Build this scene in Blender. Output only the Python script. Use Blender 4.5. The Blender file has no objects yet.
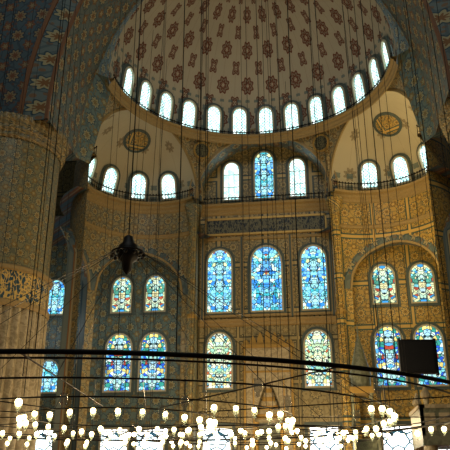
import bpy, math, random
from math import sin, cos, pi, radians, sqrt, atan2
from mathutils import Vector, Matrix
random.seed(7)
COL = bpy.context.scene.collection
bpy.context.scene.view_settings.view_transform = 'Standard'

# ---------------------------------------------------------------- nodes
class NT:
    def __init__(s, name):
        s.mat = bpy.data.materials.new(name); s.mat.use_nodes = True
        s.t = s.mat.node_tree; s.t.nodes.clear()
        s.out = s.t.nodes.new('ShaderNodeOutputMaterial')
    def put(s, sock, v):
        if isinstance(v, bpy.types.NodeSocket): s.t.links.new(v, sock)
        elif v is not None:
            if isinstance(v, (tuple, list)) and len(v) == 3 and sock.type == 'RGBA': v = (*v, 1)
            sock.default_value = v
    def m(s, op, a, b=None, c=None, clamp=False):
        n = s.t.nodes.new('ShaderNodeMath'); n.operation = op; n.use_clamp = clamp
        s.put(n.inputs[0], a); s.put(n.inputs[1], b); s.put(n.inputs[2], c)
        return n.outputs[0]
    def v(s, op, a, b=None):
        n = s.t.nodes.new('ShaderNodeVectorMath'); n.operation = op
        s.put(n.inputs[0], a)
        if b is not None: s.put(n.inputs[1], b)
        return n.outputs['Value'] if op in ('LENGTH', 'DISTANCE') else n.outputs[0]
    def uv(s):
        return s.t.nodes.new('ShaderNodeTexCoord').outputs['UV']
    def obj(s):
        return s.t.nodes.new('ShaderNodeTexCoord').outputs['Object']
    def sep(s, a):
        n = s.t.nodes.new('ShaderNodeSeparateXYZ'); s.put(n.inputs[0], a); return n.outputs
    def comb(s, x, y, z=0.0):
        n = s.t.nodes.new('ShaderNodeCombineXYZ'); s.put(n.inputs[0], x); s.put(n.inputs[1], y); s.put(n.inputs[2], z)
        return n.outputs[0]
    def mix(s, f, a, b, mode='MIX'):
        n = s.t.nodes.new('ShaderNodeMix'); n.data_type = 'RGBA'; n.blend_type = mode
        s.put(n.inputs[0], f); s.put(n.inputs[6], a); s.put(n.inputs[7], b)
        return n.outputs[2]
    def ramp(s, f, stops, interp='LINEAR'):
        n = s.t.nodes.new('ShaderNodeValToRGB'); cr = n.color_ramp; cr.interpolation = interp
        while len(cr.elements) < len(stops): cr.elements.new(0.5)
        for e, (p, c) in zip(cr.elements, stops):
            e.position = p; e.color = (*c, 1) if len(c) == 3 else c
        s.put(n.inputs[0], f); return n.outputs[0]
    def noise(s, vec, scale, detail=3):
        n = s.t.nodes.new('ShaderNodeTexNoise'); s.put(n.inputs['Vector'], vec)
        n.inputs['Scale'].default_value = scale; n.inputs['Detail'].default_value = detail
        return n.outputs
    def voro(s, vec, scale, feature='F1', rand=1.0):
        n = s.t.nodes.new('ShaderNodeTexVoronoi'); n.feature = feature
        s.put(n.inputs['Vector'], vec); n.inputs['Scale'].default_value = scale
        n.inputs['Randomness'].default_value = rand
        return n.outputs
    def flower(s, uv, scale, off=(0, 0, 0), petals=8, amp=.05, stretch=(1, 1, 1)):
        a = s.v('ADD', s.v('MULTIPLY', uv, scale), off)
        c = s.v('SUBTRACT', s.v('FRACTION', a), (.5, .5, 0))
        c = s.v('MULTIPLY', c, (stretch[0], stretch[1], 0))
        r = s.v('LENGTH', c)
        q = s.sep(c)
        ang = s.m('ARCTAN2', q[0], q[1])
        return s.m('ADD', r, s.m('MULTIPLY', s.m('COSINE', s.m('MULTIPLY', ang, float(petals))), amp))
    def lt(s, a, b): return s.m('LESS_THAN', a, b)
    def finish(s, col, rough=.5, metal=0.0, bump=None, bs=.2, spec=.4):
        b = s.t.nodes.new('ShaderNodeBsdfPrincipled')
        s.put(b.inputs['Base Color'], col); s.put(b.inputs['Roughness'], rough); s.put(b.inputs['Metallic'], metal)
        b.inputs['Specular IOR Level'].default_value = spec
        if bump is not None:
            n = s.t.nodes.new('ShaderNodeBump'); n.inputs['Strength'].default_value = bs
            n.inputs['Distance'].default_value = .05
            s.put(n.inputs['Height'], bump); s.t.links.new(n.outputs[0], b.inputs['Normal'])
        s.t.links.new(b.outputs[0], s.out.inputs[0]); return s.mat

def tile(name, base, dark, mid, hi, scale, vine=.5, rough=.45, petals=8, frame=None):
    n = NT(name); uv = n.uv()
    ns = n.noise(uv, 1.3, 2)
    duv = n.v('ADD', uv, n.v('MULTIPLY', n.v('SUBTRACT', ns['Color'], (.5, .5, .5)), (.12, .12, 0)))
    vd = n.voro(duv, scale * 2.2, 'DISTANCE_TO_EDGE')['Distance']
    big = n.voro(duv, scale * 4.5, 'F1')
    col = n.mix(n.m('MULTIPLY', n.lt(big['Distance'], .33), .75), base, mid)
    col = n.mix(n.m('MULTIPLY', n.lt(vd, .06), vine), col, dark)
    f1 = n.flower(uv, (scale, scale, 1), petals=petals)
    col = n.mix(n.lt(f1, .30), col, dark)
    col = n.mix(n.lt(f1, .24), col, hi)
    col = n.mix(n.lt(f1, .13), col, mid)
    f2 = n.flower(uv, (scale, scale, 1), off=(.5, .5, 0), petals=6, amp=.04)
    col = n.mix(n.lt(f2, .2), col, mid)
    col = n.mix(n.lt(f2, .1), col, hi)
    if frame:
        q = n.sep(n.v('FRACTION', n.v('MULTIPLY', uv, (frame[0], frame[1], 1))))
        e = n.m('MINIMUM', n.m('MINIMUM', q[0], n.m('SUBTRACT', 1.0, q[0])), n.m('MINIMUM', q[1], n.m('SUBTRACT', 1.0, q[1])))
        col = n.mix(n.lt(e, .07), col, dark); col = n.mix(n.lt(e, .035), col, hi)
    big = n.noise(uv, .35, 3)['Fac']
    col = n.mix(n.m('MULTIPLY', big, .35), col, (0.03, .03, .025), 'MIX')
    return n.finish(col, rough)

def plain(name, c, rough=.5, metal=0, var=.25, sc=6, c2=None):
    n = NT(name); o = n.obj()
    f = n.noise(o, sc, 4)['Fac']
    c2 = c2 or tuple(x * (1 - var) for x in c)
    return n.finish(n.mix(f, c, c2), rough, metal, bump=f, bs=.08)

def marble(name, c, c2):
    n = NT(name); o = n.obj()
    f = n.noise(n.v('ADD', o, n.v('MULTIPLY', n.noise(o, 1.2, 3)['Color'], (1.5, 1.5, 1.5))), 2.2, 6)['Fac']
    return n.finish(n.ramp(f, [(.35, c2), (.5, c), (.56, c2), (.7, c)]), .35)

def emis(name, c, st):
    n = NT(name); e = n.t.nodes.new('ShaderNodeEmission'); e.inputs[0].default_value = (*c, 1); e.inputs[1].default_value = st
    n.t.links.new(e.outputs[0], n.out.inputs[0]); return n.mat

def glass_stained(name, stops, st, scale=5.0, border=(.1, .3, .9), mid=None, grid=False, off=0.0):
    """uv: metres, u centred on 0, v from 0. daylight passing coloured glass"""
    n = NT(name); uv = n.uv(); uvo = n.v('ADD', uv, (off, off * .7, 0))
    q = n.sep(uv)
    au = n.m('ABSOLUTE', q[0])
    vm = n.comb(au, q[1], off)
    if grid:
        f = n.flower(uv, (scale, scale, 1), petals=1, amp=0)
        f2 = n.flower(uv, (scale, scale, 1), off=(.5, .5, 0), petals=1, amp=0)
        lead = n.m('MULTIPLY', n.m('GREATER_THAN', n.m('MINIMUM', f, f2), .34), .8)
        ns = n.noise(uvo, 3.0, 2)['Fac']
        col = n.ramp(ns, stops)
    else:
        vc = n.voro(vm, scale)
        hue = n.sep(vc['Color'])[0]
        col = n.ramp(hue, stops, 'CONSTANT')
        ed = n.voro(vm, scale, 'DISTANCE_TO_EDGE')['Distance']
        lead = n.lt(ed, .055)
        if mid:
            f = n.flower(n.comb(n.m('ADD', n.m('MULTIPLY', q[0], 1.1), .5), n.m('MULTIPLY', q[1], .95), 0), (1, 1, 1), petals=6, amp=.05)
            col = n.mix(n.m('MULTIPLY', n.lt(f, .32), .6), col, mid)
            lead = n.m('MAXIMUM', lead, n.lt(n.m('ABSOLUTE', n.m('SUBTRACT', f, .32)), .02))
    e = n.t.nodes.new('ShaderNodeEmission')
    col = n.mix(lead, col, (.01, .03, .04))
    big = n.noise(uvo, 1.4, 2)['Fac']
    n.put(e.inputs[0], col)
    n.put(e.inputs[1], n.m('MULTIPLY', n.m('ADD', big, .35), st))
    n.t.links.new(e.outputs[0], n.out.inputs[0]); return n.mat

# ---------------------------------------------------------------- palette
M_wall_c = tile('tile_centre', (.40, .31, .13), (.05, .08, .07), (.19, .15, .06), (.56, .42, .17), 1.3, frame=(.36, .36))
M_wall_lo = tile('marble_panel_wall', (.37, .30, .14), (.09, .08, .04), (.26, .2, .08), (.43, .34, .15), 1.0, vine=.3, frame=(.6, .42))
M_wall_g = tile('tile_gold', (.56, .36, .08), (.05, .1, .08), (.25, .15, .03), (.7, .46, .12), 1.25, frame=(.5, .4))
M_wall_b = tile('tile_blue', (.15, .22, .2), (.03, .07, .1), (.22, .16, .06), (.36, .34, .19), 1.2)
M_drum_l = tile('tile_drum', (.36, .29, .14), (.05, .09, .09), (.25, .16, .05), (.5, .38, .16), 1.3)
M_pend = tile('tile_pendentive', (.45, .36, .18), (.06, .11, .11), (.25, .15, .05), (.52, .42, .2), 1.5)
M_arch = tile('tile_arch', (.14, .18, .17), (.03, .07, .09), (.22, .1, .03), (.4, .34, .18), 1.0, rough=.5)
M_pier = tile('tile_pier', (.26, .24, .12), (.04, .07, .07), (.26, .16, .04), (.42, .34, .15), 1.6)
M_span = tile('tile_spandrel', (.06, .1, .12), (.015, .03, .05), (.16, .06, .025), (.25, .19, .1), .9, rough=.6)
M_cornice = plain('cornice_plaster', (.45, .32, .13), .6, var=.5, sc=12)
M_white = plain('stucco_frame', (.55, .5, .35), .6, sc=8)
M_frame_d = plain('window_surround_tile', (.1, .14, .13), .5, var=.6, sc=20)
M_iron = plain('wrought_iron', (.012, .011, .01), .5, .6)
M_marble = marble('marble_grey', (.5, .42, .27), (.29, .24, .14))
M_marble_g = marble('marble_green', (.2, .21, .14), (.11, .12, .08))
M_gold = plain('gilding', (.5, .31, .08), .4, .4, sc=15)
M_black = plain('black_plastic', (.01, .01, .012), .45)
M_bulb = emis('lamp_glow', (1.0, .78, .38), 16)

def dome_mat(name, base, red, nu, nv, r1=.24, r2=.16, bold=1.0):
    n = NT(name); uv = n.uv()
    nz = n.noise(uv, 3, 4)['Fac']
    col = n.mix(nz, base, tuple(x * .72 for x in base))
    def motif(col, off, r, stretch, pet, amp):
        f = n.flower(uv, (nu, nv, 1), off=off, petals=pet, amp=amp, stretch=stretch)
        col = n.mix(n.m('MULTIPLY', n.lt(f, r), bold), col, red)
        col = n.mix(n.m('MULTIPLY', n.lt(f, r * .76), .8), col, tuple(x * .5 for x in base))
        col = n.mix(n.m('MULTIPLY', n.lt(f, r * .55), bold), col, red)
        col = n.mix(n.lt(f, r * .2), col, base)
        return col
    col = motif(col, (0, 0, 0), r1, (1, 1.0, 1), 8, .03)
    col = motif(col, (.5, .5, 0), r2, (1, .8, 1), 4, .04)
    q = n.sep(n.v('FRACTION', n.v('MULTIPLY', uv, (nu * 2, 1, 1))))
    st = n.lt(q[0], .04)
    col = n.mix(n.m('MULTIPLY', st, .25 * bold), col, red)
    qv = n.sep(uv)[1]
    f = n.flower(n.v('MULTIPLY', uv, (1, 1, 1)), (nu * 3, nv * 3.2, 1), petals=4, amp=.05)
    bd = n.lt(n.m('ABSOLUTE', n.m('SUBTRACT', qv, .09)), .11)
    col = n.mix(n.m('MULTIPLY', n.m('MULTIPLY', bd, n.lt(f, .27)), .7), col, (.05, .12, .14))
    return n.finish(col, .75)
M_dome = dome_mat('semi_dome_paint', (.48, .43, .32), (.14, .045, .025), 14, 5.5)
M_exed = dome_mat('exedra_paint', (.58, .52, .36), (.2, .14, .07), 5, 2.6, .15, .0, .7)

def script_mat(name, ground, ink):
    n = NT(name); uv = n.uv()
    w = n.noise(n.v('MULTIPLY', uv, (1, .7, 1)), 4.5, 3)['Fac']
    b = n.lt(n.m('ABSOLUTE', n.m('SUBTRACT', w, .5)), .045)
    v2 = n.noise(n.v('MULTIPLY', uv, (2.4, .5, 1)), 3.2, 2)['Fac']
    b2 = n.lt(n.m('ABSOLUTE', n.m('SUBTRACT', v2, .52)), .03)
    return n.finish(n.mix(n.m('MAXIMUM', b, b2), ground, ink), .45)
M_script = script_mat('inscription_band', (.006, .014, .02), (.13, .12, .06))
M_script2 = script_mat('inscription_pier', (.02, .07, .11), (.65, .45, .13))

G_ring = glass_stained('glass_clear', [(0, (.2, .72, .82)), (.42, (.5, .92, .9)), (.6, (.9, 1, .94)), (1, (.32, .82, .95))], 2.5, 5.0, grid=True)
B1 = [(0, (.04, .28, .85)), (.14, (.3, .85, .95)), (.42, (.8, 1, .88)), (.6, (.06, .5, .6)), (.72, (.2, .6, 1)), (.88, (.8, .9, .45)), (.96, (.6, .12, .05))]
B2 = [(0, (.03, .12, .7)), (.22, (.12, .5, .98)), (.42, (.75, .97, .88)), (.63, (.5, .07, .04)), (.69, (.05, .38, .3)), (.8, (.98, .8, .25)), (.93, (.3, .85, .9))]
B3 = [(0, (.35, .7, .5)), (.18, (.65, .93, .55)), (.38, (.97, 1, .75)), (.62, (.12, .45, .38)), (.7, (.95, .8, .3)), (.82, (.25, .65, .88)), (.95, (.6, .15, .05))]
G_a = glass_stained('stained_blue', B1, 1.75, 5.5, mid=(.5, .92, .92), off=.3)
G_a2 = glass_stained('stained_blue_centre', B1, 1.7, 5.0, mid=(.08, .38, .92), off=3.1)
G_b = glass_stained('stained_royal', B2, 1.6, 5.0, mid=(.6, .92, .9), off=5.5)
G_c = glass_stained('stained_green', B3, 1.6, 5.5, mid=(.85, .98, .7), off=8.3)
G_d = glass_stained('stained_warm', [(0, (.8, .9, .5)), (.25, (.06, .35, .75)), (.45, (.9, .85, .45)), (.68, (.1, .4, .3)), (.8, (.25, .75, .85)), (.94, (.5, .1, .05))], 1.55, 5.5, mid=(.75, .95, .75), off=2.2)
G_low = glass_stained('glass_daylight', [(0, (.8, .97, 1)), (.5, (1, 1, .95)), (1, (.85, .98, 1))], 5, 1.6, grid=False, off=1)

# ---------------------------------------------------------------- mesh
def mk(name, V, F, mats, uv=None, mi=None, smooth=False, parent=None):
    me = bpy.data.meshes.new(name); me.from_pydata([tuple(v) for v in V], [], F)
    if not isinstance(mats, (list, tuple)): mats = [mats]
    for m in mats: me.materials.append(m)
    if mi: me.polygons.foreach_set('material_index', mi)
    if uv:
        l = me.uv_layers.new(name='UVMap')
        for i, lp in enumerate(me.loops): l.data[i].uv = uv[lp.vertex_index]
    if smooth: me.polygons.foreach_set('use_smooth', [True] * len(me.polygons))
    me.update()
    o = bpy.data.objects.new(name, me); COL.objects.link(o)
    if parent: o.parent = parent
    return o

class MB:
    """mesh accumulator"""
    def __init__(s): s.V = []; s.F = []; s.U = []; s.M = []
    def add(s, V, F, m=0, U=None, mat=None):
        b = len(s.V)
        if mat is not None: V = [mat @ Vector(v) for v in V]
        s.V += [tuple(v) for v in V]; s.F += [tuple(b + i for i in f) for f in F]
        s.U += (U if U else [(v[0] + v[1], v[2]) for v in V]); s.M += [m] * len(F)
    def grid(s, rows, m=0, U=None, closed=False):
        nr = len(rows); nc = len(rows[0]); V = [p for r in rows for p in r]; F = []
        for i in range(nr - 1):
            for j in range(nc if closed else nc - 1):
                k = (j + 1) % nc
                F.append((i * nc + j, i * nc + k, (i + 1) * nc + k, (i + 1) * nc + j))
        s.add(V, F, m, [u for r in U for u in r] if U else None)
    def box(s, a, b, m=0, mat=None):
        x0, y0, z0 = a; x1, y1, z1 = b
        V = [(x0, y0, z0), (x1, y0, z0), (x1, y1, z0), (x0, y1, z0), (x0, y0, z1), (x1, y0, z1), (x1, y1, z1), (x0, y1, z1)]
        F = [(0, 3, 2, 1), (4, 5, 6, 7), (0, 1, 5, 4), (1, 2, 6, 5), (2, 3, 7, 6), (3, 0, 4, 7)]
        s.add(V, F, m, mat=mat)
    def lathe(s, prof, c=(0, 0, 0), n=16, m=0, flute=0, fa=0.0, z0f=None):
        rows = []; U = []
        for r, z in prof:
            row = []; u = []
            for j in range(n):
                a = 2 * pi * j / n
                rr = r
                if flute: rr = r + fa * abs(sin(a * flute / 2))
                row.append((c[0] + rr * cos(a), c[1] + rr * sin(a), c[2] + z)); u.append((a * max(r, .01), z))
            rows.append(row); U.append(u)
        s.grid(rows, m, U, closed=True)
    def tube(s, pts, r, n=6, m=0, closed=False):
        P = [Vector(p) for p in pts]; N = len(P); rows = []
        for i, p in enumerate(P):
            if closed: d = P[(i + 1) % N] - P[i - 1]
            else: d = P[min(i + 1, N - 1)] - P[max(i - 1, 0)]
            d.normalize(); a = Vector((0, 0, 1)) if abs(d.z) < .9 else Vector((1, 0, 0))
            u = d.cross(a).normalized(); w = d.cross(u)
            rows.append([p + r * (cos(2 * pi * k / n) * u + sin(2 * pi * k / n) * w) for k in range(n)])
        if closed: rows.append(rows[0])
        s.grid(rows, m, closed=True)
    def sphere(s, c, r, m=0, n=8, k=5, sz=1):
        s.lathe([(max(r * sin(pi * i / k), .0005), -r * sz * cos(pi * i / k)) for i in range(k + 1)], c, n, m)
    def sweep(s, path, prof, m=0, closed=False):
        rows = []; U = []; L = 0; last = None
        for (p, nn) in path:
            if last is not None: L += (Vector(p) - Vector(last)).length
            last = p
            rows.append([(p[0] + nn[0] * o, p[1] + nn[1] * o, p[2] + dz) for o, dz in prof])
            U.append([(L, o + dz) for o, dz in prof])
        s.grid(rows, m, U)
    def obj(s, name, mats, smooth=False, parent=None):
        return mk(name, s.V, s.F, mats, s.U, s.M, smooth, parent)

def arch_outline(w, h, n=10, pointed=.25, rect=False):
    hw = w / 2
    if rect: return [(-hw, 0), (-hw, h), (hw, h), (hw, 0)]
    ah = hw * (1 + pointed); pts = [(-hw, 0)]
    for i in range(n + 1):
        t = pi - pi * i / n
        x = hw * cos(t); z = (sin(t)) ** (.9) * ah if 0 < i < n else 0
        pts.append((x, h - ah + z))
    pts.append((hw, 0)); return pts

WN = [0]
def window(M, w, h, glass, rect=False, fr=.1, depth=.1, bars=True, outer=True, mf=None):
    WN[0] += 1
    b = MB(); o = arch_outline(w, h, rect=rect)
    n = len(o)
    V = [(p[0], .03, p[1]) for p in o]; cen = (0, .03, h * .5)
    V.append(cen)
    b.add(V, [(i, (i + 1) % n, n) for i in range(n)], 0, [(p[0], p[1]) for p in o] + [(0, h * .5)], M)
    def ring(k0, k1, d0, d1, m):
        def sc(k): return [(p[0] * (1 + 2 * k / w), (p[1] - h * .5) * (1 + 2 * k / h) + h * .5) for p in o]
        a = sc(k0); c = sc(k1); V = []; F = []
        for i in range(n):
            V += [(a[i][0], d0, a[i][1]), (a[i][0], d1, a[i][1]), (c[i][0], d1, c[i][1]), (c[i][0], 0, c[i][1])]
        for i in range(n):
            j = (i + 1) % n
            for k in range(3): F.append((i * 4 + k, j * 4 + k, j * 4 + k + 1, i * 4 + k + 1))
        b.add(V, F, m, None, M)
    ring(-.02, fr * .7, .0, depth, 1)
    if outer: ring(fr * .7, fr * 2.2, .0, depth * .5, 2)
    if bars:
        nb = max(2, int(h / .75))
        for i in range(1, nb):
            z = h * i / nb
            b.box((-w / 2, .03, z - .012), (w / 2, .06, z + .012), 3, M)
        b.box((-w / 6 - .01, .03, 0), (-w / 6 + .01, .055, h - w * .5), 3, M)
        b.box((w / 6 - .01, .03, 0), (w / 6 + .01, .055, h - w * .5), 3, M)
    return b.obj('window_%d' % WN[0], [glass, mf or M_white, M_frame_d, M_iron])

def frame_at(p, inward, up=(0, 0, 1)):
    nrm = Vector(inward).normalized(); u = Vector(up); u = (u - nrm * u.dot(nrm)).normalized()
    r = u.cross(nrm)
    M = Matrix(((r.x, nrm.x, u.x, p[0]), (r.y, nrm.y, u.y, p[1]), (r.z, nrm.z, u.z, p[2]), (0, 0, 0, 1)))
    return M

# ---------------------------------------------------------------- dimensions (metres)
C = (0.0, -8.7); R = 7.28; ER = 3.9; ZS = 17.6; ZR = 21.5
AX = [146.4, 90.0, 33.6]
EC = {a: (C[0] + R * cos(radians(a)), C[1] + R * sin(radians(a))) for a in AX}

# floor
b = MB(); b.add([(-18, -46, 0), (18, -46, 0), (18, .6, 0), (-18, .6, 0)], [(0, 1, 2, 3)], 0, [(-18, -46), (18, -46), (18, 0), (-18, 0)])
b.obj('floor', [tile('carpet', (.25, .03, .02), (.03, .03, .08), (.1, .02, .02), (.3, .15, .05), .8, rough=.95)])

# qibla wall
def rect(bd, x0, x1, z0, z1, y=0.0, m=0):
    bd.add([(x0, y, z0), (x1, y, z0), (x1, y, z1), (x0, y, z1)], [(0, 1, 2, 3)], m, [(x0, z0), (x1, z0), (x1, z1), (x0, z1)])
b = MB()
rect(b, -3.9, 3.9, 0, 10.55, m=1); rect(b, -3.9, 3.9, 10.55, 22.4, m=0)
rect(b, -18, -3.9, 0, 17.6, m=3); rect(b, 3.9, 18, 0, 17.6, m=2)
b.box((-18, .02, 0), (18, .6, 22.4), 1)
b.obj('wall_back', [M_wall_c, M_wall_lo, M_wall_g, M_wall_b])
for sx in (-1, 1):
    b = MB()
    b.add([(sx * 18, -46, 0), (sx * 18, 0, 0), (sx * 18, 0, 17.6), (sx * 18, -46, 17.6)], [(0, 1, 2, 3)], 0, [(0, 0), (46, 0), (46, 17.6), (0, 17.6)])
    b.obj('wall_left' if sx < 0 else 'wall_right', [M_wall_b])

# string course and frames on the wall
b = MB(); st = [(0, -.25), (.12, -.2), (.12, -.05), (.22, .05), (.22, .15), (0, .2)]
b.sweep([((-3.9, 0, 10.5), (0, -1)), ((3.9, 0, 10.5), (0, -1))], st)
b.obj('trim_1', [M_cornice])
b = MB()
for x in (-1.42, 1.42, -3.72, 3.72):
    b.box((x - .1, -.07, 10.7), (x + .1, 0, 15.6)); b.box((x - .05, -.1, 10.7), (x + .05, 0, 15.6), 1)
for z in (10.85, 15.5): b.box((-3.8, -.08, z - .08), (3.8, 0, z + .08))
b.obj('trim_2', [M_cornice, M_frame_d])
b = MB(); rect(b, -3.5, 3.5, 15.85, 16.7, y=-.06)
b.box((-3.6, -.1, 15.72), (3.6, 0, 15.85), 1); b.box((-3.6, -.1, 16.7), (3.6, 0, 16.83), 1)
b.box((-3.6, -.1, 15.72), (-3.5, 0, 16.83), 1); b.box((3.5, -.1, 15.72), (3.6, 0, 16.83), 1)
b.obj('inscription_panel', [M_script, M_gold])

def arch_pts(n=28):
    return [(ER * cos(pi - pi * i / n), ER * sin(pi - pi * i / n)) for i in range(n + 1)]
b = MB(); A = arch_pts()
b.grid([[(x, C[1] + R, ZS + z) for x, z in A], [(x, 0, ZS + z) for x, z in A]], 0, [[(i * .44, 0) for i in range(len(A))], [(i * .44, 1.4) for i in range(len(A))]])
for sx in (-1, 1):
    x = sx * ER
    b.add([(x, C[1] + R, 0), (x, 0, 0), (x, 0, ZS), (x, C[1] + R, ZS)], [(0, 1, 2, 3)], 1, [(0, 0), (1.4, 0), (1.4, ZS), (0, ZS)])
b.obj('tympanum_arch', [M_arch, M_pier], smooth=True)
def archivolt(a, name):
    c = EC[a]; d = Vector((cos(radians(a)), sin(radians(a)), 0)); t = Vector((-d.y, d.x, 0)); bb = MB()
    for (r0, r1, pr, m) in ((ER - .02, ER + .12, .1, 1), (ER + .12, ER + .42, .05, 0), (ER + .42, ER + .5, .09, 1)):
        rows = []
        for rr, pp in ((r0, 0), (r0, pr), (r1, pr), (r1, 0)):
            rows.append([Vector((c[0], c[1], ZS)) - d * pp + t * rr * cos(pi * i / 40) + Vector((0, 0, rr * sin(pi * i / 40))) for i in range(41)])
        bb.grid(rows, m, [[(i * .3, k * .3) for i in range(41)] for k in range(4)])
    return bb.obj(name, [M_arch, M_cornice])

# pendentives
b = MB()
for a in AX:
    c = EC[a]; d = Vector((cos(radians(a)), sin(radians(a)), 0)); t = Vector((-d.y, d.x, 0))
    n = 40; K = 8; rows = []; U = []
    for k in range(K + 1):
        f = k / K; row = []; u = []
        for i in range(n + 1):
            th = pi * i / n
            Ap = Vector((c[0], c[1], ZS)) + t * ER * cos(th) + Vector((0, 0, ER * sin(th)))
            ang = atan2(Ap.y - C[1], Ap.x - C[0])
            Bp = Vector((C[0] + R * cos(ang), C[1] + R * sin(ang), ZR))
            P = Ap.lerp(Bp, f); bul = sin(pi * f) * .12 * (Bp.z - Ap.z) / 4
            P += Vector((cos(ang), sin(ang), 0)) * bul
            row.append(P); u.append((ang * 7.5, P.z))
        rows.append(row); U.append(u)
    b.grid(rows, 0, U)
b.obj('pendentives', [M_pend], smooth=True)
for i, a in enumerate(AX): archivolt(a, 'trim_%d' % (i + 3))
def roundel(M, r, mats, name, k=2.0, dish=0.0):
    b = MB(); n = 28
    for r0, r1, pr, m in ((.0, r * .8, .06, 0), (r * .8, r, .1, 1)):
        b.grid([[(q * cos(2 * pi * j / n), y - dish * q * q, q * sin(2 * pi * j / n)) for j in range(n)] for q, y in ((r0 + .001, pr), (r1, pr), (r1, 0))], m,
               [[(q * cos(2 * pi * j / n) * k + .5, q * sin(2 * pi * j / n) * k + .5) for j in range(n)] for q in (r0, r1, r1)], closed=True)
    o = b.obj(name, mats); o.matrix_world = M; return o
for i, am in enumerate((118.2, 61.8)):
    aa = radians(am); d = Vector((cos(aa), sin(aa), 0))
    p0 = Vector((C[0], C[1], 20.35)) + d * 7.42; M = frame_at(p0, -d + Vector((0, 0, -.2)))
    roundel(M, .52, [M_script, M_gold], 'calligraphy_roundel')

# semi-dome
b = MB(); rows = []; U = []; n = 96; K = 24
for k in range(K + 1):
    ph = (pi / 2) * k / K; row = []; u = []
    for i in range(n + 1):
        a = pi * i / n
        row.append((C[0] + R * cos(ph) * cos(a), C[1] + R * cos(ph) * sin(a), ZR + 7.4 * sin(ph))); u.append((i / n, ph / (pi / 2)))
    rows.append(row); U.append(u)
b.grid(rows, 0, U); b.obj('semi_dome', [M_dome], smooth=True)
def dome_at(cx, cy, z0, rad, rz, a, ph):
    p = Vector((cx + rad * cos(ph) * cos(a), cy + rad * cos(ph) * sin(a), z0 + rz * sin(ph)))
    nrm = -Vector((cos(ph) * cos(a), cos(ph) * sin(a), sin(ph)))
    return p, nrm
NW = 14
for k in range(NW):
    a = radians(90 + 12.86 * (k - 6.5) + 4.0)
    if a > radians(176): continue
    p, nr = dome_at(C[0], C[1], ZR, R, 7.4, a, radians(.4)); p2, nr2 = dome_at(C[0], C[1], ZR, R, 7.4, a, radians(14.4))
    nn = (nr + nr2) * .5; M = frame_at(p + nn.normalized() * .05, nn, (p2 - p))
    window(M, .82, 1.68, G_ring, fr=.1, depth=.16, bars=False)

def ring_path(c, r, a0, a1, z, n=48):
    P = []
    for i in range(n + 1):
        a = radians(a0 + (a1 - a0) * i / n)
        P.append(((c[0] + r * cos(a), c[1] + r * sin(a), z), (-cos(a), -sin(a))))
    return P
corn = [(0, -.45), (.06, -.4), (.08, -.3), (.16, -.22), (.18, -.12), (.3, -.06), (.32, .04), (.24, .06), (0, .06)]
def rail(bd, path, h=.55, inset=.26, step=1):
    top = [(p[0] + q[0] * inset, p[1] + q[1] * inset, p[2] + h) for p, q in path]
    bd.tube(top, .03, 5, 1)
    mid = [(p[0] + q[0] * inset, p[1] + q[1] * inset, p[2] + h * .5) for p, q in path]
    bd.tube(mid, .014, 4, 1)
    for (p, q) in path[::step]:
        x = p[0] + q[0] * inset; y = p[1] + q[1] * inset
        bd.tube([(x, y, p[2]), (x, y, p[2] + h)], .018, 4, 1)
        bd.sphere((x, y, p[2] + h + .04), .045, 1, 6, 4)
b = MB(); P = ring_path(C, R, 0, 180, ZR - .1, 90); b.sweep(P, corn); rail(b, P, .2, .28)
b.obj('dome_gallery_cornice', [M_cornice, M_iron])
for sx, a in ((-1, 146.4), (1, 33.6)):
    b = MB(); c = EC[a]; P = ring_path(c, ER, a - 90, a + 90, ZS, 60); b.sweep(P, [(o * 1.3, z * 1.3) for o, z in corn]); rail(b, P, .5, .36)
    b.obj('exedra_gallery_cornice', [M_cornice, M_iron])
b = MB(); P = [((-3.85 + 7.7 * i / 36, 0, ZS), (0, -1)) for i in range(37)]; b.sweep(P, [(o * 1.3, z * 1.3) for o, z in corn]); rail(b, P, .4, .36)
b.obj('wall_gallery_cornice', [M_cornice, M_iron])

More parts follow.
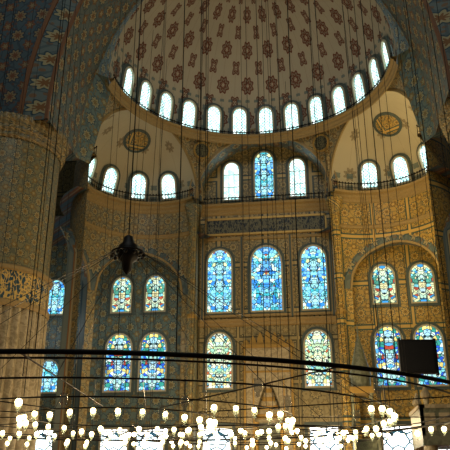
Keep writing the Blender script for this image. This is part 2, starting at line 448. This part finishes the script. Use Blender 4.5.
# exedrae
for a in (146.4, 33.6):
    c = EC[a]; b = MB(); rows = []; U = []
    for k in range(17):
        ph = pi / 2 * k / 16; row = []; u = []
        for i in range(49):
            t = radians(a - 90) + pi * i / 48
            row.append((c[0] + ER * cos(ph) * cos(t), c[1] + ER * cos(ph) * sin(t), ZS + ER * sin(ph))); u.append((i / 48, ph / (pi / 2)))
        rows.append(row); U.append(u)
    b.grid(rows, 0, U); b.obj('exedra_dome', [M_exed], smooth=True)
    tm = radians(125 if a > 90 else 55)
    p, nr = dome_at(c[0], c[1], ZS, ER, ER, tm, radians(58))
    roundel(frame_at(p + nr * .1, nr), .82, [M_wall_g, M_frame_d], 'exedra_medallion', 1.3, .12)
    for k in (-2, -1, 0, 1, 2):
        t = radians(a + 29.4 * k - 4)
        p, nr = dome_at(c[0], c[1], ZS, ER, ER, t, radians(5)); p2, nr2 = dome_at(c[0], c[1], ZS, ER, ER, t, radians(27))
        nn = (nr + nr2) * .5
        window(frame_at(p + nn.normalized() * .06, nn, (p2 - p)), .88, 1.5, G_ring, fr=.1, depth=.16, bars=False)
    s = 1 if a < 90 else -1
    cents = [radians(90 - s * 18), radians(90 - s * 102)]
    HA = radians(38); zsp = 11.9; zcr = 14.5
    n = 180; lows = []
    b = MB()
    for i in range(n + 1):
        t = radians(a - 90) + pi * i / n; zl = 0.0
        for q in cents:
            dd = (t - q + pi) % (2 * pi) - pi
            if abs(dd) < HA: zl = zsp + (zcr - zsp) * (1 - (abs(dd) / HA) ** 2) ** .5 * (1 - .06 * abs(dd) / HA)
        lows.append((t, zl))
    KZ = 6
    rows = []; U = []
    for k in range(KZ + 1):
        row = []; u = []
        for t, zl in lows:
            z = zl + (ZS - zl) * k / KZ
            row.append((c[0] + ER * cos(t), c[1] + ER * sin(t), z)); u.append((t * ER, z))
        rows.append(row); U.append(u)
    b.grid(rows, 0, U)
    b.grid([[(c[0] + ER * cos(t), c[1] + ER * sin(t), zl) for t, zl in lows], [(c[0] + (ER + .5) * cos(t), c[1] + (ER + .5) * sin(t), zl) for t, zl in lows]], 1,
           [[(t * 4, 0) for t, zl in lows], [(t * 4, .5) for t, zl in lows]])
    for q in cents:
        for r0, pr, w, m in ((0, .09, .12, 2), (.12, .05, .35, 1)):
            rws = []
            for k in range(4):
                off = r0 if k < 2 else r0 + w; pp = 0 if k in (0, 3) else pr; row = []
                for i in range(41):
                    f = -1 + 2 * i / 40; ha = HA + off / ER
                    dd = f * ha; z = zsp + (zcr + off - zsp) * max(0, 1 - f * f) ** .5 * (1 - .06 * abs(f))
                    t = q + dd; row.append((c[0] + (ER - pp) * cos(t), c[1] + (ER - pp) * sin(t), z))
                rws.append(row)
            b.grid(rws, m, [[(i * .2, k * .2) for i in range(41)] for k in range(4)])
    P = [(((c[0] + ER * cos(t)), (c[1] + ER * sin(t)), 15.55), (-cos(t), -sin(t))) for t, zl in lows]
    b.sweep(P, [(0, -.12), (.08, -.08), (.08, .04), (.14, .1), (0, .14)], 2)
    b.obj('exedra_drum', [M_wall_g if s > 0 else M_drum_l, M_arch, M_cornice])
    b = MB(); r0 = []; r1 = []
    for t, zl in lows:
        dx, dy = cos(t), sin(t); L = 20
        if dy > 1e-3: L = min(L, (0 - c[1]) / dy)
        if dx * s > 1e-3: L = min(L, (18 - abs(c[0])) / (dx * s))
        L = max(L, ER + .01)
        if dy < 0: L = min(L, ER + .6)
        r0.append((c[0] + ER * dx, c[1] + ER * dy, 15.6)); r1.append((c[0] + L * dx, c[1] + L * dy, 15.6))
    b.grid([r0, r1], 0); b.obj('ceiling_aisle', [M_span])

def wwin(x, z0, z1, w, g, **k):
    return window(frame_at((x, -.0, z0), (0, -1, 0)), w, z1 - z0, g, **k)
wwin(-2.72, 11.1, 14.85, 1.42, G_a); wwin(.0, 11.1, 14.95, 1.75, G_a2); wwin(2.72, 11.1, 14.85, 1.42, G_a)
wwin(-2.72, 6.85, 9.9, 1.4, G_c); wwin(2.72, 6.85, 9.9, 1.4, G_c)
wwin(-2.0, 18.0, 20.5, .95, G_ring); wwin(0, 18.0, 21.1, 1.15, G_a); wwin(2.0, 18.0, 20.5, .95, G_ring)
for x in (-8.5, -6.5): wwin(x, 11.3, 13.4, 1.15, G_d); wwin(x, 6.8, 10.0, 1.5, G_b)
for x in (6.55, 8.65): wwin(x, 11.3, 13.5, 1.25, G_d); wwin(x, 6.8, 10.0, 1.5, G_b)
wwin(-12.6, 11.3, 13.4, 1.2, G_a); wwin(-12.6, 6.8, 8.6, 1.3, G_a)
for x in (-12.7, -8.5, -6.5, -2.85, 2.85, 6.6, 8.7): wwin(x, 2.4, 4.75, 1.5, G_low, rect=True, fr=.12)

for sx in (-1, 1):
    b = MB()
    b.lathe([(.42, 0), (.42, .5), (.3, .7), (.26, .9), (.24, 16.0), (.3, 16.1), (.27, 16.2), (.5, 16.95), (.5, 17.1), (.02, 17.1)], (sx * 4.05, C[1] + R - .1, 0), 20, 0)
    b.lathe([(.28, 0), (.31, .05), (.31, .2), (.28, .25)], (sx * 4.05, C[1] + R - .1, 10.4), 20, 1)
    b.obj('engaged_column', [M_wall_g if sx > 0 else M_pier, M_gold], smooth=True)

# great arch
AH = 8.6; AZ = 17.0; ACR = 29.6; Y0 = -8.75; Y1 = -12.5
def ell(i, n, h=AH, cr=ACR):
    t = pi - pi * i / n; return (h * cos(t), AZ + (cr - AZ) * sin(t))
n = 72
E = [ell(i, n) for i in range(n + 1)]
b = MB(); b.grid([[(x, Y0 + (Y1 - Y0) * k / 4, z) for x, z in E] for k in range(5)], 0, [[(i * .45, k * .94) for i in range(n + 1)] for k in range(5)])
inner = []
for i in range(n + 1):
    if i < 10: f = i / 10; inner.append((-8.22 + f * (8.22 - R), AZ + f * (ZR - AZ)))
    elif i > n - 10: f = (n - i) / 10; inner.append((8.22 - f * (8.22 - R), AZ + f * (ZR - AZ)))
    else:
        tt = pi - pi * (i - 10) / (n - 20); inner.append((R * cos(tt), ZR + 7.4 * sin(tt)))
b.grid([[(x, Y0, z) for x, z in E], [(x, Y0 + (.8 if z < ZR - .01 else .05), z) for x, z in inner]], 1, [[(i * .45, 0) for i in range(n + 1)], [(i * .45, 1) for i in range(n + 1)]])
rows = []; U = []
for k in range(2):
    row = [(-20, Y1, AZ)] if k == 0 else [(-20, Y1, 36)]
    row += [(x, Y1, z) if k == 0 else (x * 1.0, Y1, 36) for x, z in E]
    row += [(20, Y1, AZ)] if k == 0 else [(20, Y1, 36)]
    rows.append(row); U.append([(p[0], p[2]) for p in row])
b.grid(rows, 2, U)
for r0, r1, pr, m in ((0, .15, .12, 3), (.15, 1.2, .06, 0), (1.2, 1.4, .14, 3)):
    rr = []
    for rd, pp in ((r0, 0), (r0, pr), (r1, pr), (r1, 0)):
        rr.append([(ell(i, n, AH + rd, ACR + rd)[0], Y1 - pp, ell(i, n, AH + rd, ACR + rd)[1]) for i in range(n + 1)])
    b.grid(rr, m, [[(i * .45, k * .4) for i in range(n + 1)] for k in range(4)])
M_edge = plain('arch_edge_paint', (.2, .09, .04), .6, sc=20)
b.obj('great_arch', [M_arch, M_wall_b, M_span, M_edge])

for sx in (-1, 1):
    b = MB(); c = (sx * 11.25, -10.6, 0)
    b.lathe([(2.75, 0), (2.75, .5), (2.6, .7), (2.5, .9)], c, 96, 3)
    b.lathe([(2.34, .9), (2.34, 8.6)], c, 288, 0, flute=36, fa=.16)
    b.lathe([(2.5, 8.6), (2.56, 8.7), (2.56, 8.85), (2.48, 8.9)], c, 96, 3)
    b.lathe([(2.47, 8.9), (2.47, 10.1)], c, 96, 1)
    b.lathe([(2.48, 10.1), (2.58, 10.15), (2.58, 10.3), (2.42, 10.4)], c, 96, 3)
    b.lathe([(2.4, 10.4), (2.4, 16.1)], c, 96, 2)
    b.lathe([(2.4, 16.1), (2.5, 16.2), (2.46, 16.35), (2.6, 16.5), (2.56, 16.65), (2.7, 16.9), (2.7, 17.15), (2.5, 17.2), (.1, 17.2)], c, 240, 4, flute=60, fa=.06)
    b.obj('fluted_pier', [M_marble, M_script2, M_pier, M_cornice, M_drum_l])

for sx in (-1, 1):
    b = MB()
    if sx > 0: b.box((8.6, Y1 + .05, 17.2), (17.9, Y0 + .7, 22))
    else: b.box((-17.9, Y1 + .05, 17.2), (-8.6, Y0 + .7, 22))
    b.obj('arch_abutment', [M_arch])

# mihrab
b = MB()
O = []
n = 24
for i in range(n + 1):
    x = -.75 + 1.5 * i / n; O.append((x, 5.2 + 1.9 * (1 - abs(x / .75) ** 1.6)))
top = [(x, -.35, 9.0) for x, z in O]
b.grid([[(x, -.35, z) for x, z in O], top], 0, [[(x, z) for x, z in O], [(x, 9) for x, z in O]])
b.box((-1.3, -.35, 0), (-.75, 0, 9.0), 0); b.box((.75, -.35, 0), (1.3, 0, 9.0), 0)
b.box((-1.45, -.42, 8.95), (1.45, 0, 9.15), 1); b.box((-1.38, -.4, 7.6), (1.38, -.3, 7.7), 1)
for sx in (-1, 1):
    b.box((sx * 1.28 - .06, -.42, 0), (sx * 1.28 + .06, -.3, 9), 1); b.box((sx * .82 - .05, -.4, 0), (sx * .82 + .05, -.3, 7.3), 1)
    b.lathe([(.16, 0), (.1, .2), (.09, 4.6), (.16, 5), (.02, 5)], (sx * .66, -.4, 0), 12, 1)
for k in range(9):
    r = .74 - .08 * k; z0 = 5.0 + k * .22
    rows = [[(r * cos(pi * i / 16), -.34 + r * .42 * sin(pi * i / 16), z) for i in range(17)] for z in (z0, z0 + .2)]
    rows.append([((r - .08) * cos(pi * i / 16), -.34 + (r - .08) * .42 * sin(pi * i / 16), z0 + .22) for i in range(17)])
    b.grid(rows, 1 if k % 2 else 0)
b.grid([[(.74 * cos(pi * i / 16), -.34 + .31 * sin(pi * i / 16), z) for i in range(17)] for z in (0, 5.0)], 2)
for k in range(7):
    x = -1.2 + .4 * k; hh = .9 - abs(k - 3) * .2
    b.add([(x - .19, -.3, 9.15), (x + .19, -.3, 9.15), (x + .14, -.3, 9.15 + hh * .6), (x, -.3, 9.15 + hh), (x - .14, -.3, 9.15 + hh * .6),
           (x - .19, -.2, 9.15), (x + .19, -.2, 9.15), (x + .14, -.2, 9.15 + hh * .6), (x, -.2, 9.15 + hh), (x - .14, -.2, 9.15 + hh * .6)],
          [(0, 1, 2, 3, 4), (9, 8, 7, 6, 5), (0, 5, 6, 1), (1, 6, 7, 2), (2, 7, 8, 3), (3, 8, 9, 4), (4, 9, 5, 0)], 1)
b.obj('mihrab', [M_marble, M_gold, M_marble_g])

# minbar
b = MB(); mx, my = 4.75, -3.2
b.box((mx - .55, my - .55, 0), (mx + .55, my + .55, 3.9), 0)
for i in range(16): b.box((mx - .5, my - .55 - .28 * (i + 1), 0), (mx + .5, my - .55 - .28 * i, 3.9 - .23 * (i + 1)), 0)
for sx in (-1, 1):
    b.add([(mx + sx * .52, my - .55, 3.9), (mx + sx * .52, my - 5.03, .2), (mx + sx * .52, my - 5.03, 1.1), (mx + sx * .52, my - .55, 4.8),
           (mx + sx * .58, my - .55, 3.9), (mx + sx * .58, my - 5.03, .2), (mx + sx * .58, my - 5.03, 1.1), (mx + sx * .58, my - .55, 4.8)],
          [(0, 1, 2, 3), (4, 7, 6, 5), (3, 2, 6, 7), (0, 4, 5, 1)], 0)
    for sy in (-1, 1): b.lathe([(.09, 0), (.06, .1), (.05, 1.9), (.1, 2.1)], (mx + sx * .45, my + sy * .45, 3.9), 10, 0)
b.box((mx - .6, my - .6, 6.0), (mx + .6, my + .6, 6.3), 1)
b.lathe([(.48, 6.3), (.48, 6.8), (.56, 6.85), (.36, 7.6), (.02, 9.0), (.06, 9.1), (.01, 9.5)], (mx, my, 0), 12, 2)
b.obj('minbar', [M_marble_g, M_gold, M_marble_g])

# muezzin loggia
b = MB()
LX0, LX1 = 5.95, 8.35
b.box((LX0, -14.4, 3.0), (LX1, -11.6, 3.3), 0)
for (p, q) in (((LX0, -14.4), (LX1, -14.3)), ((LX0, -14.4), (LX0 + .1, -11.6)), ((LX1 - .1, -14.4), (LX1, -11.6)), ((LX0, -11.7), (LX1, -11.6))):
    b.box((p[0], p[1], 3.3), (q[0], q[1], 4.15), 0); b.box((p[0] - .04, p[1] - .04, 4.15), (q[0] + .04, q[1] + .04, 4.27), 1)
for i in range(5): b.box((LX0 + .12 + .45 * i, -14.43, 3.45), (LX0 + .45 + .45 * i, -14.39, 4.0), 1)
for x in (LX0 + .25, LX1 - .25):
    for y in (-14.15, -11.85):
        b.lathe([(.2, 0), (.2, .2), (.13, .35), (.12, 2.5), (.22, 2.85), (.22, 3.0)], (x, y, 0), 16, 1)
        b.lathe([(.1, 4.2), (.08, 4.3), (.09, 4.45), (.16, 4.55), (.16, 4.65), (.1, 4.72), (.02, 4.95)], (x, y, 0), 12, 1)
b.obj('muezzin_loggia', [M_marble_g, M_marble])

# chandelier ------------------------------------------------------------
n = NT('lamp_glass'); g = n.t.nodes.new('ShaderNodeBsdfPrincipled'); g.inputs['Base Color'].default_value = (.6, .7, .65, 1)
g.inputs['Roughness'].default_value = .1; g.inputs['Alpha'].default_value = .35; n.t.links.new(g.outputs[0], n.out.inputs[0]); M_glass = n.mat
CX, CY, CZ, CR = -1.4, -23.6, 3.1, 7.35
b = MB()
def circ(r, z, n=96): return [(CX + r * cos(2 * pi * i / n), CY + r * sin(2 * pi * i / n), z) for i in range(n)]
b.tube(circ(CR, CZ), .03, 8, 0, True); b.tube(circ(CR - .5, CZ + .02), .014, 6, 0, True)
RR = (5.6, 3.6, 2.0)
for r in RR: b.tube(circ(r, CZ - .02), .014, 6, 0, True)
HZ = 6.7
b.lathe([(.02, .45), (.1, .4), (.14, .25), (.22, .18), (.25, 0), (.22, -.14), (.12, -.22), (.1, -.4), (.02, -.5)], (CX, CY, HZ), 16, 0)
b.tube(circ(.36, HZ + .02, 24), .025, 6, 0, True)
for i in range(12):
    a = 2 * pi * i / 12 + .13; ca, sa = cos(a), sin(a)
    b.tube([(CX + .35 * ca, CY + .35 * sa, HZ), (CX + 5.6 * ca, CY + 5.6 * sa, CZ)], .007, 4, 0)
    b.tube([(CX + 2.0 * ca, CY + 2.0 * sa, CZ), (CX + CR * ca, CY + CR * sa, CZ)], .011, 5, 0)
    b.sphere((CX + .36 * ca, CY + .36 * sa, HZ - .05), .05, 0, 6, 4)
b.tube([(CX, CY, HZ + .4), (CX, CY, 34)], .016, 5, 0)
for i in range(60):
    a = 2 * pi * i / 60 + .05
    r = (CR, 5.6, CR, 3.6)[i % 4]
    k = random.uniform(.9, 1.0)
    b.tube([(CX + r * cos(a), CY + r * sin(a), CZ), (CX + r * cos(a) * k, CY + r * sin(a) * k, 36)], .0065, 4, 0)
def cup(x, y, z, lit=True, drop=.12, br=.05):
    b.tube([(x, y, z), (x, y, z - drop)], .006, 4, 0)
    zz = z - drop
    b.lathe([(.015, -.19), (.028, -.17), (.02, -.145), (.05, -.11), (.056, -.06), (.042, -.015), (.052, .02)], (x, y, zz), 10, 2)
    if lit: b.sphere((x, y, zz - .03), br, 1, 8, 6)
def ringlamps(r, cnt, ph, nearlim, keep=1):
    for i in range(cnt):
        a = 2 * pi * (i + ph) / cnt
        x, y = CX + r * cos(a), CY + r * sin(a)
        dist = sqrt((x - 2.8) ** 2 + (y + 38) ** 2)
        lit = dist > nearlim
        if not lit and i % 3: continue
        cup(x, y, CZ, lit, random.uniform(.04, .14) if lit else random.choice((.16, .24, .3)), random.uniform(.045, .064))
ringlamps(CR, 80, .3, 11.8); ringlamps(5.6, 66, .1, 11.8); ringlamps(3.6, 48, .6, 11.8); ringlamps(2.0, 28, .2, 11.8)
b.obj('ring_chandelier', [M_iron, M_bulb, M_glass], smooth=True)
CX, CY, CZ, CR = 0.0, -8.0, 3.75, 5.6
b = MB(); b.tube(circ(CR, CZ), .03, 6, 0, True); b.tube(circ(4.0, CZ), .02, 6, 0, True)
for i in range(12):
    a = 2 * pi * i / 12 + .2; b.tube([(CX + 4.0 * cos(a), CY + 4.0 * sin(a), CZ), (CX + CR * cos(a), CY + CR * sin(a), CZ)], .012, 4, 0)
    b.tube([(CX + CR * cos(a), CY + CR * sin(a), CZ), (CX + CR * cos(a) * .9, CY + CR * sin(a) * .9, 24)], .01, 4, 0)
for i in range(36):
    a = 2 * pi * i / 36
    if abs(CX + CR * cos(a) - 4.75) < .9 and CY + CR * sin(a) > -9: continue
    cup(CX + CR * cos(a), CY + CR * sin(a), CZ + .05 * random.uniform(-1, 1), br=.085)
for i in range(22):
    a = 2 * pi * i / 22; cup(CX + 4.0 * cos(a), CY + 4.0 * sin(a), CZ + .05, br=.085)
b.obj('ring_chandelier', [M_iron, M_bulb, M_glass], smooth=True)

# loudspeaker panel hung on wires
b = MB(); sx, sy, sz = 5.25, -20.2, 4.8
M = Matrix.Translation((sx, sy, sz)) @ Matrix.Rotation(radians(10), 4, 'Z')
b.box((-.42, -.1, -.42), (.42, .1, .42), 0, M); b.box((-.36, -.13, -.36), (.36, -.1, .36), 0, M)
for x in (-.38, .38): b.tube([M @ Vector((x, 0, .4)), M @ Vector((x, 0, 30))], .008, 4, 0)
for x in (-.45, .45): b.box((x - .03, -.05, -.46), (x + .03, .05, .46), 0, M)
b.obj('hanging_loudspeaker', [M_black])

# flood lamp on right exedra cornice
b = MB(); b.lathe([(.02, 0), (.12, 0), (.05, .1), (.04, .35), (.15, .45), (.2, .7), (.19, .7), (.04, .5)], (9.2, -6.2, 17.7), 14, 0); b.sphere((9.2, -6.2, 18.45), .13, 1, 10, 6)
b.obj('gallery_lamp', [M_iron, M_bulb])

# ---------------------------------------------------------------- lights
LK = .68
def pt(p, e, c=(1, .74, .4), r=.3):
    l = bpy.data.lights.new('lamp_or_fill_light', 'POINT'); l.energy = e * LK; l.color = c; l.shadow_soft_size = r  # shared by the chandelier lamps and the added fills below
    o = bpy.data.objects.new('lamp_or_fill_light', l); o.location = p; COL.objects.link(o)
for p in ((-3.5, -5.5, 4.2), (3.5, -5.5, 4.2)): pt(p, 560)
pt((0, -12.5, 4.2), 1050)
pt((-1.4, -19, 4), 850); pt((3, -22, 4), 400)
pt((-3, -21, 4), 300)
pt((8.8, -5.8, 18.6), 200, (1, .7, .28))
pt((7.5, -5.0, 12.5), 460, (1, .72, .28))  # added warm fill inside the right exedra, no fixture here
pt((5.5, -6.5, 15.5), 200, (1, .72, .28))  # second added warm fill, higher up before the right exedra
pt((-13.5, -3.5, 10.5), 160, (.75, .9, 1))  # added cool fill to brighten the dark left aisle, no lamp there
pt((-7.0, -3.0, 9.5), 60, (.9, .9, .8))  # weak point light in the left exedra, no lamp modelled here
def area(p, tgt, e, size, c):
    l = bpy.data.lights.new('dome_daylight', 'AREA'); l.energy = e * LK; l.size = size; l.color = c
    o = bpy.data.objects.new('dome_daylight', l); o.location = p; COL.objects.link(o)
    o.rotation_euler = (Vector(tgt) - Vector(p)).to_track_quat('-Z', 'Y').to_euler()
area((0, -30, 33), (0, -4, 20), 2000, 8, (.88, .94, .92))

w = bpy.data.worlds.new('World'); bpy.context.scene.world = w; w.use_nodes = True
bg = w.node_tree.nodes['Background']; bg.inputs[0].default_value = (.58, .6, .52, 1); bg.inputs[1].default_value = .11

cam = bpy.data.cameras.new('camera'); cam.lens = 688 / 450 * 36; cam.sensor_width = 36; cam.clip_end = 300
o = bpy.data.objects.new('camera', cam); COL.objects.link(o); o.location = (2.8, -38, 1.7)
o.rotation_euler = (radians(90 + 21), 0, radians(7.8)); bpy.context.scene.camera = o
